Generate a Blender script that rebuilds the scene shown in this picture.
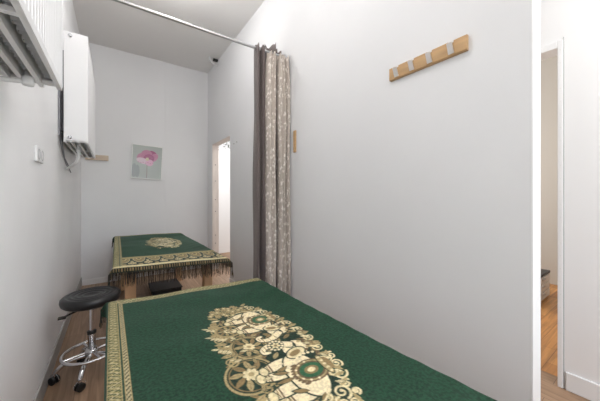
import bpy, math, random
import numpy as np
from math import sin, cos, pi, radians as R_
random.seed(5)
rng = np.random.default_rng(7)
for o in list(bpy.data.objects):
    bpy.data.objects.remove(o, do_unlink=True)
scene = bpy.context.scene
col = scene.collection

# ------------------------------------------------------------ camera, sky, lights, exposure
cam_d = bpy.data.cameras.new('camera')
cam_d.sensor_width = 36.0
cam_d.lens = 266.7 / 600 * 36.0
cam_d.shift_y = -5.8 / 600
cam_d.clip_start = 0.02
cam = bpy.data.objects.new('camera', cam_d)
cam.location = (0, 0, 1.2)
cam.rotation_euler = (pi / 2, 0, -math.atan(187 / 266.7))
col.objects.link(cam)
scene.camera = cam

world = bpy.data.worlds.new('sky')
scene.world = world
world.use_nodes = True
wn = world.node_tree
bgn = wn.nodes['Background']
skyt = wn.nodes.new('ShaderNodeTexSky')
skyt.sky_type = 'NISHITA'
skyt.sun_disc = False
skyt.sun_elevation = R_(40)
wn.links.new(skyt.outputs[0], bgn.inputs[0])
bgn.inputs[1].default_value = 0.25


def area(name, loc, rot, sx, sy, power, color=(1, 1, 1)):
    d = bpy.data.lights.new(name, 'AREA')
    d.shape = 'RECTANGLE'
    d.size, d.size_y = sx, sy
    d.energy = power
    d.color = color
    o = bpy.data.objects.new(name, d)
    o.location = loc
    o.rotation_euler = rot
    col.objects.link(o)
    return o


# daylight at the assumed front window; fill added in hall, side and rear rooms
area('window_daylight', (1.0, -2.12, 1.65), (R_(90), 0, 0), 2.2, 1.9, 22, (0.97, 0.985, 1.0))
area('hall_fill_light', (1.55, -0.55, 3.16), (0, 0, 0), 0.9, 0.9, 29, (1.0, 0.985, 0.97))
area('side_room_fill', (3.6, 2.7, 1.7), (R_(-90), 0, 0), 1.6, 1.6, 40, (1.0, 0.985, 0.96))
area('rear_room_fill', (2.2, 4.4, 3.1), (0, 0, 0), 1.2, 1.2, 46, (1.0, 0.99, 0.98))

vs = scene.view_settings
vs.view_transform = 'Standard'
vs.look = 'None'
vs.gamma = 1.0
vs.use_curve_mapping = False
vs.exposure = 0.28


# ------------------------------------------------------------ materials
def srgb(r, g, b):
    def f(v):
        v /= 255.0
        return v / 12.92 if v <= 0.04045 else ((v + 0.055) / 1.055) ** 2.4
    return (f(r), f(g), f(b))


def mat(name, base, rough=0.5, metal=0.0, noise=0.0, nscale=20.0, bump=0.0, bscale=60.0, spec=0.5, emit=0.0, stretch=None, sheen=0.0):
    m = bpy.data.materials.new(name)
    m.use_nodes = True
    nt = m.node_tree
    b = nt.nodes['Principled BSDF']
    b.inputs['Base Color'].default_value = (*base, 1)
    b.inputs['Roughness'].default_value = rough
    b.inputs['Metallic'].default_value = metal
    b.inputs['Specular IOR Level'].default_value = spec
    if sheen:
        b.inputs['Sheen Weight'].default_value = sheen
    if emit:
        b.inputs['Emission Color'].default_value = (*base, 1)
        b.inputs['Emission Strength'].default_value = emit
    tc = nt.nodes.new('ShaderNodeTexCoord')
    mp = nt.nodes.new('ShaderNodeMapping')
    nt.links.new(tc.outputs['Object'], mp.inputs[0])
    if stretch:
        mp.inputs['Scale'].default_value = stretch
    if noise:
        n = nt.nodes.new('ShaderNodeTexNoise')
        n.inputs['Scale'].default_value = nscale
        n.inputs['Detail'].default_value = 5
        nt.links.new(mp.outputs[0], n.inputs['Vector'])
        r = nt.nodes.new('ShaderNodeValToRGB')
        r.color_ramp.elements[0].position = 0.3
        r.color_ramp.elements[1].position = 0.7
        r.color_ramp.elements[0].color = (*[max(0, c * (1 - noise)) for c in base], 1)
        r.color_ramp.elements[1].color = (*[min(1, c * (1 + noise)) for c in base], 1)
        nt.links.new(n.outputs['Fac'], r.inputs[0])
        nt.links.new(r.outputs[0], b.inputs['Base Color'])
    if bump:
        n2 = nt.nodes.new('ShaderNodeTexNoise')
        n2.inputs['Scale'].default_value = bscale
        n2.inputs['Detail'].default_value = 4
        nt.links.new(mp.outputs[0], n2.inputs['Vector'])
        bp = nt.nodes.new('ShaderNodeBump')
        bp.inputs['Strength'].default_value = bump
        bp.inputs['Distance'].default_value = 0.01
        nt.links.new(n2.outputs['Fac'], bp.inputs['Height'])
        nt.links.new(bp.outputs[0], b.inputs['Normal'])
    return m


def plank_mat(name, c1, c2, gap, width, length, rough, along='Y'):
    m = bpy.data.materials.new(name)
    m.use_nodes = True
    nt = m.node_tree
    b = nt.nodes['Principled BSDF']
    b.inputs['Roughness'].default_value = rough
    tc = nt.nodes.new('ShaderNodeTexCoord')
    mp = nt.nodes.new('ShaderNodeMapping')
    if along == 'Y':
        mp.inputs['Rotation'].default_value = (0, 0, pi / 2)
    nt.links.new(tc.outputs['Object'], mp.inputs[0])
    br = nt.nodes.new('ShaderNodeTexBrick')
    br.offset = 0.37
    br.inputs['Scale'].default_value = 1
    br.inputs['Brick Width'].default_value = length
    br.inputs['Row Height'].default_value = width
    br.inputs['Mortar Size'].default_value = 0.0016
    br.inputs['Color1'].default_value = (*c1, 1)
    br.inputs['Color2'].default_value = (*c2, 1)
    br.inputs['Mortar'].default_value = (*gap, 1)
    nt.links.new(mp.outputs[0], br.inputs['Vector'])
    mp2 = nt.nodes.new('ShaderNodeMapping')
    mp2.inputs['Scale'].default_value = (2.5, 45, 10)
    nt.links.new(mp.outputs[0], mp2.inputs[0])
    n = nt.nodes.new('ShaderNodeTexNoise')
    n.inputs['Scale'].default_value = 1.0
    n.inputs['Detail'].default_value = 6
    n.inputs['Distortion'].default_value = 0.8
    nt.links.new(mp2.outputs[0], n.inputs['Vector'])
    rp = nt.nodes.new('ShaderNodeValToRGB')
    rp.color_ramp.elements[0].position = 0.3
    rp.color_ramp.elements[1].position = 0.72
    rp.color_ramp.elements[0].color = (0.66, 0.63, 0.6, 1)
    rp.color_ramp.elements[1].color = (1.15, 1.15, 1.15, 1)
    nt.links.new(n.outputs['Fac'], rp.inputs[0])
    mx = nt.nodes.new('ShaderNodeMix')
    mx.data_type = 'RGBA'
    mx.blend_type = 'MULTIPLY'
    mx.inputs[0].default_value = 1
    nt.links.new(br.outputs['Color'], mx.inputs[6])
    nt.links.new(rp.outputs[0], mx.inputs[7])
    nt.links.new(mx.outputs[2], b.inputs['Base Color'])
    return m


M = {}
M['wall'] = mat('wall_paint', srgb(233, 233, 234), 0.75, noise=0.018, nscale=1.6, bump=0.12, bscale=7, spec=0.25)
M['wall_left'] = mat('wall_plaster', srgb(245, 245, 246), 0.6, noise=0.03, nscale=2.2, bump=0.35, bscale=4, spec=0.35)
M['ceiling'] = mat('ceiling_paint', srgb(238, 236, 234), 0.85, spec=0.2)
M['trim'] = mat('trim_white', srgb(243, 243, 243), 0.4)
M['trimgrey'] = mat('baseboard_grey', srgb(172, 170, 168), 0.5)
M['strip'] = mat('edge_strip_grey', srgb(170, 170, 170), 0.45)
M['beige'] = mat('side_room_paint', srgb(205, 201, 194), 0.8, spec=0.2)
M['floor'] = plank_mat('oak_laminate', srgb(178, 147, 120), srgb(156, 127, 102), srgb(120, 98, 80), 0.19, 1.25, 0.45)
M['parquet'] = plank_mat('orange_parquet', srgb(226, 170, 108), srgb(200, 138, 78), srgb(150, 95, 50), 0.11, 0.7, 0.35, along='X')
M['rad'] = mat('radiator_enamel', srgb(244, 244, 245), 0.35)
M['fins'] = mat('radiator_fin_metal', srgb(222, 224, 227), 0.5)
M['chrome'] = mat('chrome', (0.78, 0.78, 0.8), 0.18, metal=1.0)
M['steel'] = mat('brushed_rod_steel', (0.62, 0.62, 0.63), 0.3, metal=1.0)
M['black'] = mat('black_vinyl', (0.014, 0.014, 0.015), 0.33, bump=0.05, bscale=150)
M['blackpl'] = mat('black_plastic', (0.01, 0.01, 0.01), 0.5)
M['wood'] = mat('pale_beech', srgb(214, 172, 130), 0.5, noise=0.10, nscale=3, stretch=(8, 8, 1.2))
M['oak'] = mat('oak_board', srgb(194, 157, 112), 0.45, noise=0.13, nscale=3, stretch=(10, 2, 14))
M['pine'] = mat('pale_pine', srgb(200, 182, 162), 0.5, noise=0.1, nscale=3, stretch=(2, 10, 14))
M['alu'] = mat('hook_metal', srgb(226, 222, 218), 0.3, metal=0.6)
M['vinyl'] = mat('table_vinyl', srgb(60, 55, 50), 0.6)
M['taupe'] = mat('taupe_curtain', srgb(104, 93, 90), 0.8, noise=0.12, nscale=60, bump=0.15, bscale=300, sheen=0.2)
M['jamb'] = mat('raw_wood_jamb', srgb(226, 216, 208), 0.6, noise=0.06, nscale=6, stretch=(6, 6, 1))
M['screw'] = mat('screw_dark', srgb(110, 100, 92), 0.5)
M['socket'] = mat('socket_white', srgb(240, 240, 240), 0.3)
M['socket2'] = mat('socket_inner', srgb(205, 205, 206), 0.4)
M['leaf'] = mat('leaf_green', srgb(70, 92, 60), 0.5, noise=0.3, nscale=30)
M['cabwhite'] = mat('cabinet_white', srgb(228, 226, 222), 0.45)
M['cabdark'] = mat('cabinet_top_dark', srgb(58, 58, 58), 0.45)
M['cable'] = mat('grey_cable', srgb(150, 150, 155), 0.5)
M['mount'] = mat('grey_bracket', srgb(150, 150, 156), 0.5, metal=0.3)
M['lamp'] = mat('fill_diffuser', (1, 1, 1), 0.5, emit=3.0)  # glowing face of the hall fixture added for fill
M['globe'] = mat('fill_globe', (1, 0.985, 0.97), 0.5, emit=26.0)  # glow of the two globes added out of view
M['frame'] = mat('picture_frame_white', srgb(232, 232, 230), 0.35)
M['clear'] = mat('clip_pale', srgb(225, 225, 224), 0.25)


def lace_mat():
    m = bpy.data.materials.new('cream_lace')
    m.use_nodes = True
    nt = m.node_tree
    b = nt.nodes['Principled BSDF']
    b.inputs['Roughness'].default_value = 0.8
    uv = nt.nodes.new('ShaderNodeUVMap')
    uv.uv_map = 'UVMap'
    n0 = nt.nodes.new('ShaderNodeTexNoise')
    n0.inputs['Scale'].default_value = 14
    nt.links.new(uv.outputs[0], n0.inputs['Vector'])
    mxv = nt.nodes.new('ShaderNodeMix')
    mxv.data_type = 'VECTOR'
    mxv.inputs[0].default_value = 0.10
    nt.links.new(uv.outputs[0], mxv.inputs[4])
    nt.links.new(n0.outputs['Color'], mxv.inputs[5])
    v = nt.nodes.new('ShaderNodeTexVoronoi')
    v.inputs['Scale'].default_value = 12
    nt.links.new(mxv.outputs[1], v.inputs['Vector'])
    n1 = nt.nodes.new('ShaderNodeTexNoise')
    n1.inputs['Scale'].default_value = 38
    n1.inputs['Detail'].default_value = 3
    nt.links.new(uv.outputs[0], n1.inputs['Vector'])
    ad = nt.nodes.new('ShaderNodeMath')
    ad.operation = 'MULTIPLY_ADD'
    ad.inputs[1].default_value = 0.55
    nt.links.new(n1.outputs['Fac'], ad.inputs[0])
    nt.links.new(v.outputs['Distance'], ad.inputs[2])
    r = nt.nodes.new('ShaderNodeValToRGB')
    e = r.color_ramp.elements
    e[0].position, e[0].color = 0.50, (*srgb(234, 227, 219), 1)
    e[1].position, e[1].color = 0.74, (*srgb(190, 179, 169), 1)
    x = e.new(0.60)
    x.color = (*srgb(212, 203, 194), 1)
    nt.links.new(ad.outputs[0], r.inputs[0])
    nt.links.new(r.outputs[0], b.inputs['Base Color'])
    return m


M['lace'] = lace_mat()


def cloth_mat():
    m = bpy.data.materials.new('green_gold_brocade')
    m.use_nodes = True
    nt = m.node_tree
    b = nt.nodes['Principled BSDF']
    at = nt.nodes.new('ShaderNodeAttribute')
    at.attribute_name = 'pattern'
    tc = nt.nodes.new('ShaderNodeTexCoord')
    n = nt.nodes.new('ShaderNodeTexNoise')
    n.inputs['Scale'].default_value = 110
    n.inputs['Detail'].default_value = 2
    nt.links.new(tc.outputs['Object'], n.inputs['Vector'])
    r = nt.nodes.new('ShaderNodeValToRGB')
    r.color_ramp.elements[0].position, r.color_ramp.elements[1].position = 0.38, 0.62
    r.color_ramp.elements[0].color = (0.58, 0.60, 0.60, 1)
    r.color_ramp.elements[1].color = (1.42, 1.40, 1.40, 1)
    nt.links.new(n.outputs['Fac'], r.inputs[0])
    mx = nt.nodes.new('ShaderNodeMix')
    mx.data_type = 'RGBA'
    mx.blend_type = 'MULTIPLY'
    nt.links.new(at.outputs['Alpha'], mx.inputs[0])
    nt.links.new(at.outputs['Color'], mx.inputs[6])
    nt.links.new(r.outputs[0], mx.inputs[7])
    nt.links.new(mx.outputs[2], b.inputs['Base Color'])
    b.inputs['Roughness'].default_value = 0.62
    b.inputs['Specular IOR Level'].default_value = 0.3
    b.inputs['Sheen Weight'].default_value = 0.07
    b.inputs['Sheen Roughness'].default_value = 0.4
    b.inputs['Sheen Tint'].default_value = (0.35, 0.8, 0.55, 1)
    bp = nt.nodes.new('ShaderNodeBump')
    bp.inputs['Strength'].default_value = 0.5
    bp.inputs['Distance'].default_value = 0.002
    nt.links.new(n.outputs['Fac'], bp.inputs['Height'])
    nt.links.new(bp.outputs[0], b.inputs['Normal'])
    return m


def attr_mat(name, rough, coat=0.0):
    m = bpy.data.materials.new(name)
    m.use_nodes = True
    nt = m.node_tree
    b = nt.nodes['Principled BSDF']
    at = nt.nodes.new('ShaderNodeAttribute')
    at.attribute_name = 'pattern'
    nt.links.new(at.outputs['Color'], b.inputs['Base Color'])
    b.inputs['Roughness'].default_value = rough
    b.inputs['Coat Weight'].default_value = coat
    b.inputs['Coat Roughness'].default_value = 0.03
    return m


M['cloth'] = cloth_mat()
M['fringe'] = attr_mat('fringe_thread', 0.7)
M['print'] = attr_mat('flower_print', 0.5, 0.3)


# ------------------------------------------------------------ mesh helpers
def wpos(o):
    p = np.zeros(3)
    while o is not None:
        p += np.array(o.location)
        o = o.parent
    return p


class MB:
    """collects shapes in world coordinates; build() links them as one mesh object"""

    def __init__(self):
        self.v, self.f, self.s = [], [], []

    def add(self, verts, faces, smooth=False):
        n = len(self.v)
        self.v += [tuple(p) for p in verts]
        self.f += [tuple(i + n for i in q) for q in faces]
        self.s += [smooth] * len(faces)
        return self

    def box(self, x0, x1, y0, y1, z0, z1):
        v = [(x, y, z) for z in (z0, z1) for y in (y0, y1) for x in (x0, x1)]
        return self.add(v, [(0, 2, 3, 1), (4, 5, 7, 6), (0, 1, 5, 4), (2, 6, 7, 3), (0, 4, 6, 2), (1, 3, 7, 5)])

    def bar(self, p, q, w, h, up=(0, 0, 1)):
        """box section bar from p to q"""
        p, q, up = map(np.array, (p, q, up))
        d = (q - p) / np.linalg.norm(q - p)
        a = np.cross(d, up)
        a = a / np.linalg.norm(a) * w / 2
        b = np.cross(a, d)
        b = b / np.linalg.norm(b) * h / 2
        v = [e + i * a + j * b for e in (p, q) for (i, j) in ((-1, -1), (1, -1), (1, 1), (-1, 1))]
        return self.add(v, [(3, 2, 1, 0), (4, 5, 6, 7), (0, 1, 5, 4), (1, 2, 6, 5), (2, 3, 7, 6), (3, 0, 4, 7)])

    def tube(self, pts, r, n=12, closed=False, caps=True):
        pts = [np.array(p, float) for p in pts]
        k = len(pts)
        rs = r if hasattr(r, '__len__') else [r] * k
        ref = None
        v = []
        for i, p in enumerate(pts):
            if closed:
                d = pts[(i + 1) % k] - pts[i - 1]
            else:
                d = pts[min(i + 1, k - 1)] - pts[max(i - 1, 0)]
            d = d / (np.linalg.norm(d) + 1e-12)
            if ref is None:
                ref = np.array((0, 0, 1.0)) if abs(d[2]) < 0.9 else np.array((1.0, 0, 0))
            a = ref - d * ref.dot(d)
            a /= np.linalg.norm(a)
            ref = a
            b = np.cross(d, a)
            for j in range(n):
                t = 2 * pi * j / n
                v.append(p + rs[i] * (a * cos(t) + b * sin(t)))
        f = []
        m = k if closed else k - 1
        for i in range(m):
            for j in range(n):
                i2 = (i + 1) % k
                f.append((i * n + j, i * n + (j + 1) % n, i2 * n + (j + 1) % n, i2 * n + j))
        self.add(v, f, True)
        if caps and not closed:
            self.add(v[:n], [tuple(range(n))[::-1]])
            self.add(v[-n:], [tuple(range(n))])
        return self

    def lathe(self, c, prof, n=40, axis='z', smooth=True):
        """prof: (radius, height) pairs along the axis from c"""
        v, f = [], []
        for (r, h) in prof:
            for j in range(n):
                t = 2 * pi * j / n
                a, b = r * cos(t), r * sin(t)
                if axis == 'z':
                    v.append((c[0] + a, c[1] + b, c[2] + h))
                elif axis == 'y':
                    v.append((c[0] + b, c[1] + h, c[2] + a))
                else:
                    v.append((c[0] + h, c[1] + a, c[2] + b))
        for i in range(len(prof) - 1):
            for j in range(n):
                f.append((i * n + j, i * n + (j + 1) % n, (i + 1) * n + (j + 1) % n, (i + 1) * n + j))
        f.append(tuple(range(n))[::-1])
        f.append(tuple((len(prof) - 1) * n + j for j in range(n)))
        return self.add(v, f, smooth)

    def build(self, name, m, parent=None, bevel=0.0, **props):
        me = bpy.data.meshes.new(name)
        v = np.array(self.v, float)
        if parent is not None:
            org = wpos(parent)
        elif props.get('kind') == 'structure':
            org = np.zeros(3)
        else:
            org = np.array([(v[:, 0].min() + v[:, 0].max()) / 2, (v[:, 1].min() + v[:, 1].max()) / 2, v[:, 2].min()])
        me.from_pydata([tuple(p) for p in v - org], [], self.f)
        me.polygons.foreach_set('use_smooth', self.s)
        me.materials.append(m)
        me.update()
        o = bpy.data.objects.new(name, me)
        col.objects.link(o)
        if parent is not None:
            o.parent = parent
        else:
            o.location = org
        if bevel:
            b = o.modifiers.new('bevel', 'BEVEL')
            b.width = bevel
            b.segments = 2
            b.limit_method = 'ANGLE'
        tag(o, **props)
        return o


def tag(o, label=None, cat=None, group=None, kind=None):
    if label:
        o['label'] = label
    if cat:
        o['category'] = cat
    if group:
        o['group'] = group
    if kind:
        o['kind'] = kind
    return o


def thing(name, loc, label, cat, group=None):
    o = bpy.data.objects.new(name, None)
    o.empty_display_size = 0.1
    o.location = loc
    col.objects.link(o)
    return tag(o, label, cat, group)


def struct(name, m, *boxes, bevel=0.0):
    b = MB()
    for q in boxes:
        b.box(*q)
    return b.build(name, m, kind='structure', bevel=bevel)


def catmull(pts, n=8):
    P = [np.array(p, float) for p in pts]
    P = [2 * P[0] - P[1]] + P + [2 * P[-1] - P[-2]]
    out = []
    for i in range(1, len(P) - 2):
        for k in range(n):
            t = k / n
            a, b, c, d = P[i - 1], P[i], P[i + 1], P[i + 2]
            out.append(0.5 * (2 * b + (c - a) * t + (2 * a - 5 * b + 4 * c - d) * t * t + (3 * b - a - 3 * c + d) * t ** 3))
    out.append(P[-2])
    return out


def grid_object(name, verts, nu, nv, m, parent=None, colors=None, uv=None, origin=None):
    """fast grid mesh from an (nu*nv,3) array; index = i*nv + j"""
    me = bpy.data.meshes.new(name)
    i, j = np.meshgrid(np.arange(nu - 1), np.arange(nv - 1), indexing='ij')
    a = (i * nv + j).ravel()
    q = np.stack([a, a + nv, a + nv + 1, a + 1], 1).astype(np.int32)
    org = wpos(parent) if parent is not None else (np.zeros(3) if origin is None else np.array(origin, float))
    me.vertices.add(len(verts))
    me.vertices.foreach_set('co', (verts - org).astype(np.float32).ravel())
    me.loops.add(q.size)
    me.loops.foreach_set('vertex_index', q.ravel())
    me.polygons.add(len(q))
    me.polygons.foreach_set('loop_start', np.arange(0, q.size, 4, dtype=np.int32))
    me.polygons.foreach_set('use_smooth', np.ones(len(q), bool))
    me.update(calc_edges=True)
    if colors is not None:
        at = me.color_attributes.new('pattern', 'FLOAT_COLOR', 'POINT')
        c4 = np.ones((len(verts), 4), np.float32)
        c4[:, :colors.shape[1]] = colors
        at.data.foreach_set('color', c4.ravel())
    if uv is not None:
        ul = me.uv_layers.new(name='UVMap')
        ul.data.foreach_set('uv', uv[q.ravel()].astype(np.float32).ravel())
    me.materials.append(m)
    o = bpy.data.objects.new(name, me)
    col.objects.link(o)
    if parent is not None:
        o.parent = parent
    else:
        o.location = org
    return o


# ------------------------------------------------------------ the setting
XL, XR, YB, ZC = -0.347, 1.30, 4.53, 3.234     # left wall, right wall, back wall, ceiling
XW = 1.408                                       # back of the right wall
XH = 2.29                                        # far wall of the hall

struct('floor_oak', M['floor'], (XL, XH + 0.11, -2.2, YB, -0.08, 0), (XR, 4.2, YB, 6.2, -0.08, 0), (XH + 0.11, 4.2, 3.05, YB, -0.08, 0))
struct('floor_parquet', M['parquet'], (XH + 0.11, 5.0, -0.5, 3.05, -0.08, 0.001))
struct('ceiling', M['ceiling'], (XL - 0.12, 5.1, -2.35, 6.3, ZC, ZC + 0.1))
struct('wall_left', M['wall_left'], (XL - 0.12, XL, -2.35, YB + 0.12, 0, ZC))
struct('wall_back', M['wall'], (XL, XR + 0.001, YB + 0.012, YB + 0.12, 0, ZC), (XL, 0.655, YB, YB + 0.012, 0, ZC), bevel=0.004)
DY0, DY1, DZ = 3.508, 4.31, 2.005
struct('wall_right', M['wall'], (XR, XW - .002, 0.326, DY0, 0, ZC), (XR, XW, DY1, YB + 0.12, 0, ZC), (XR, XW, DY0, DY1, DZ, ZC))
HY0, HY1, HZ = 0.441, 1.36, 2.118
struct('wall_hall', M['trim'], (XH, XH + 0.11, -2.35, HY0, 0, ZC), (XH, XH + 0.11, HY1, 3.05, 0, ZC), (XH, XH + 0.11, HY0, HY1, HZ, ZC))
struct('wall_front', M['wall'], (XL, -0.15, -2.32, -2.2, 0, ZC), (2.15, XH, -2.32, -2.2, 0, ZC),
       (-0.15, 2.15, -2.32, -2.2, 0, 0.65), (-0.15, 2.15, -2.32, -2.2, 2.65, ZC))
struct('wall_corridor', M['wall'], (XW, 5.0, 3.05, 3.15, 0, ZC))
struct('wall_side_room', M['beige'], (4.82, 4.92, -0.6, 3.05, 0, ZC), (XH + 0.11, 4.92, -0.6, -0.5, 0, ZC))
struct('wall_rear_room', M['wall'], (4.2, 4.3, 3.15, 6.3, 0, ZC), (XR, 4.3, 6.2, 6.3, 0, ZC), (XR, XR + 0.1, YB + 0.12, 6.2, 0, ZC))
struct('window_1', M['trim'], (-0.15, 2.15, -2.3, -2.24, 0.65, 0.71), (-0.15, 2.15, -2.3, -2.24, 2.59, 2.65),
       (-0.15, -0.09, -2.3, -2.24, 0.71, 2.59), (2.09, 2.15, -2.3, -2.24, 0.71, 2.59), (0.97, 1.03, -2.3, -2.24, 0.71, 2.59))
# baseboards
struct('baseboard_left', M['trimgrey'], (XL, XL + 0.012, -2.2, YB, 0, 0.11), bevel=0.002)
struct('baseboard_back', M['trim'], (XL + 0.012, XR, YB - 0.012, YB, 0, 0.075), bevel=0.003)
struct('baseboard_right', M['trim'], (XR - 0.012, XR, 0.36, DY0 - 0.004, 0, 0.075), bevel=0.003)
struct('baseboard_hall', M['trim'], (XH - 0.014, XH, -2.2, 0.405, 0, 0.11), bevel=0.004)
# white corner post that ends the right wall, with a thin grey bead
struct('trim_1', M['trim'], (XR + 0.0005, XW - 0.012, 0.320, 0.326, 0, ZC), bevel=0.001)
struct('trim_2', M['strip'], (XW - 0.011, XW + 0.002, 0.322, 0.345, 0, ZC), bevel=0.002)
# hall doorway: casing, lintel lining and the dark bead beside the wall
struct('trim_3', M['trim'], (XH - 0.012, XH + 0.002, 0.4165, HY0 + 0.001, 0, HZ + 0.045), (XH - 0.012, XH + 0.002, HY0 + 0.001, HY1 + 0.04, HZ, HZ + 0.045), bevel=0.003)
struct('trim_4', M['strip'], (XH - 0.008, XH + 0.001, 0.4125, 0.4165, 0, HZ + 0.06), bevel=0.002)
sc = MB()
for k in range(26):
    sc.lathe((XH - 0.0125, 0.428, 0.1 + k * 0.08), [(0.003, -0.0008), (0.003, 0.001)], 8, 'x')
sc.build('trim_screws', M['frame'], kind='structure')
# raw wooden jamb of the doorway in the right wall
jb = struct('trim_5', M['jamb'], (XR + 0.004, XW - 0.004, DY1 - 0.012, DY1 + 0.001, 0, DZ), (XR + 0.004, XW - 0.004, DY0, DY1, DZ - 0.01, DZ + 0.002))
sc = MB()
for z in (0.42, 0.55, 0.93, 1.12, 1.42, 1.68):
    sc.lathe((XR + 0.05, DY1 - 0.0125, z), [(0.007, -0.0015), (0.007, 0.001)], 10, 'y')
sc.build('trim_screws_jamb', M['screw'], kind='structure')

# ------------------------------------------------------------ ceiling lamps added outside the frame as fill
t = thing('fill_ceiling_light', (1.55, -0.55, ZC - 0.05), 'square white ceiling light over the hall, added as fill', 'lamp')
MB().box(1.37, 1.73, -.73, -.37, ZC - 0.035, ZC).build('frame', M['trim'], t, bevel=0.004)
MB().box(1.385, 1.715, -.715, -.385, ZC - 0.042, ZC - 0.035).build('diffuser', M['lamp'], t)
for (LX, LY, lab) in ((0.48, 1.0, 'white globe lamp added as fill over the near massage table'), (0.42, 2.5, 'white globe lamp added as fill over the far massage table')):
    LZ, LR = ZC - .15, .11
    t = thing('fill_globe_lamp', (LX, LY, ZC), lab, 'lamp')
    MB().lathe((LX, LY, ZC - .045), [(.001, 0), (.07, 0), (.07, .045), (.001, .045)], 24).build('canopy', M['trim'], t)
    MB().lathe((LX, LY, LZ), [(LR * cos(a) + .0005, LR * sin(a)) for a in [(-pi / 2 + pi * k / 20) for k in range(21)]], 36).build('globe', M['globe'], t)


# ------------------------------------------------------------ pattern drawing for the brocade
class Canvas:
    def __init__(self, s0, s1, t0, t1, res):
        self.s0, self.t0, self.res = s0, t0, res
        self.ns, self.nt = int((s1 - s0) / res), int((t1 - t0) / res)
        self.rgb = np.zeros((self.ns, self.nt, 3), np.float32)
        self.al = np.zeros((self.ns, self.nt), np.float32)

    def _win(self, a0, a1, b0, b1):
        i0 = max(0, int((a0 - self.s0) / self.res) - 2)
        i1 = min(self.ns, int((a1 - self.s0) / self.res) + 3)
        j0 = max(0, int((b0 - self.t0) / self.res) - 2)
        j1 = min(self.nt, int((b1 - self.t0) / self.res) + 3)
        if i1 <= i0 or j1 <= j0:
            return None
        S = self.s0 + (np.arange(i0, i1)[:, None] + .5) * self.res
        T = self.t0 + (np.arange(j0, j1)[None, :] + .5) * self.res
        return slice(i0, i1), slice(j0, j1), S, T

    def _put(self, a, b, d, c):
        k = np.clip(0.5 - d / self.res, 0, 1).astype(np.float32)
        self.rgb[a, b] = self.rgb[a, b] * (1 - k[..., None]) + np.array(c, np.float32) * k[..., None]
        self.al[a, b] = np.maximum(self.al[a, b], k)

    def ell(self, s, t, rs, rt, c, ang=0.0):
        r = max(rs, rt)
        w = self._win(s - r, s + r, t - r, t + r)
        if w is None:
            return
        a, b, S, T = w
        x, y = S - s, T - t
        u = x * cos(ang) + y * sin(ang)
        v = -x * sin(ang) + y * cos(ang)
        q = np.sqrt((u / rs) ** 2 + (v / rt) ** 2)
        self._put(a, b, (q - 1) * min(rs, rt), c)

    def ring(self, s, t, r, wd, c):
        w = self._win(s - r - wd, s + r + wd, t - r - wd, t + r + wd)
        if w is None:
            return
        a, b, S, T = w
        self._put(a, b, np.abs(np.hypot(S - s, T - t) - r) - wd / 2, c)

    def stroke(self, pts, w0, w1, c):
        n = len(pts) - 1
        for i in range(n):
            p, q = np.array(pts[i]), np.array(pts[i + 1])
            hw = (w0 + (w1 - w0) * (i + .5) / n) / 2
            w = self._win(min(p[0], q[0]) - hw, max(p[0], q[0]) + hw, min(p[1], q[1]) - hw, max(p[1], q[1]) + hw)
            if w is None:
                continue
            a, b, S, T = w
            d = q - p
            h = np.clip(((S - p[0]) * d[0] + (T - p[1]) * d[1]) / (d.dot(d) + 1e-12), 0, 1)
            self._put(a, b, np.hypot(S - p[0] - h * d[0], T - p[1] - h * d[1]) - hw, c)

    def leaf(self, s, t, ang, ln, wd, c, vein=None):
        w = self._win(s - ln, s + ln, t - ln, t + ln)
        if w is None:
            return
        a, b, S, T = w
        x, y = S - s, T - t
        u = (x * cos(ang) + y * sin(ang)) / ln
        v = -x * sin(ang) + y * cos(ang)
        hw = wd / 2 * np.sin(pi * np.clip(u, 0, 1)) ** 0.8
        d = np.where((u < 0) | (u > 1), 1.0, np.abs(v) - hw)
        self._put(a, b, d, c)
        if vein is not None:
            self.stroke([(s, t), (s + .85 * ln * cos(ang), t + .85 * ln * sin(ang))], 0.002, 0.001, vein)

    def scroll(self, s, t, r, a0, turns, wd, c, sgn=1):
        n = int(26 * turns)
        pts = []
        for i in range(n + 1):
            k = i / n
            rr = r * (1 - 0.82 * k)
            a = a0 + sgn * 2 * pi * turns * k
            pts.append((s + rr * cos(a), t + rr * sin(a)))
        self.stroke(pts, wd, wd * 0.6, c)
        self.ell(pts[-1][0], pts[-1][1], wd * .75, wd * .75, c)

    def flower(self, s, t, r, c, c2, n=8):
        for k in range(n):
            a = 2 * pi * k / n
            self.ell(s + .62 * r * cos(a), t + .62 * r * sin(a), .36 * r, .26 * r, c, a)
        self.ell(s, t, .33 * r, .33 * r, c2)

    def sample(self, s, t):
        fi = np.clip((s - self.s0) / self.res - .5, 0, self.ns - 1.001)
        fj = np.clip((t - self.t0) / self.res - .5, 0, self.nt - 1.001)
        i, j = fi.astype(int), fj.astype(int)
        x, y = (fi - i)[:, None], (fj - j)[:, None]
        full = np.concatenate([self.rgb * 1.0, self.al[..., None]], 2)
        r = (full[i, j] * (1 - x) + full[i + 1, j] * x) * (1 - y) + (full[i, j + 1] * (1 - x) + full[i + 1, j + 1] * x) * y
        inside = (s > self.s0) & (s < self.s0 + self.ns * self.res) & (t > self.t0) & (t < self.t0 + self.nt * self.res)
        return r[:, :3], r[:, 3] * inside


GREEN = srgb(21, 58, 39)
DKGREEN = srgb(24, 46, 34)
PALE = srgb(220, 205, 162)
CREAM = srgb(232, 216, 178)
GOLD = srgb(166, 148, 106)
DULL = srgb(138, 116, 78)
BROWN = srgb(104, 84, 60)


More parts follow.
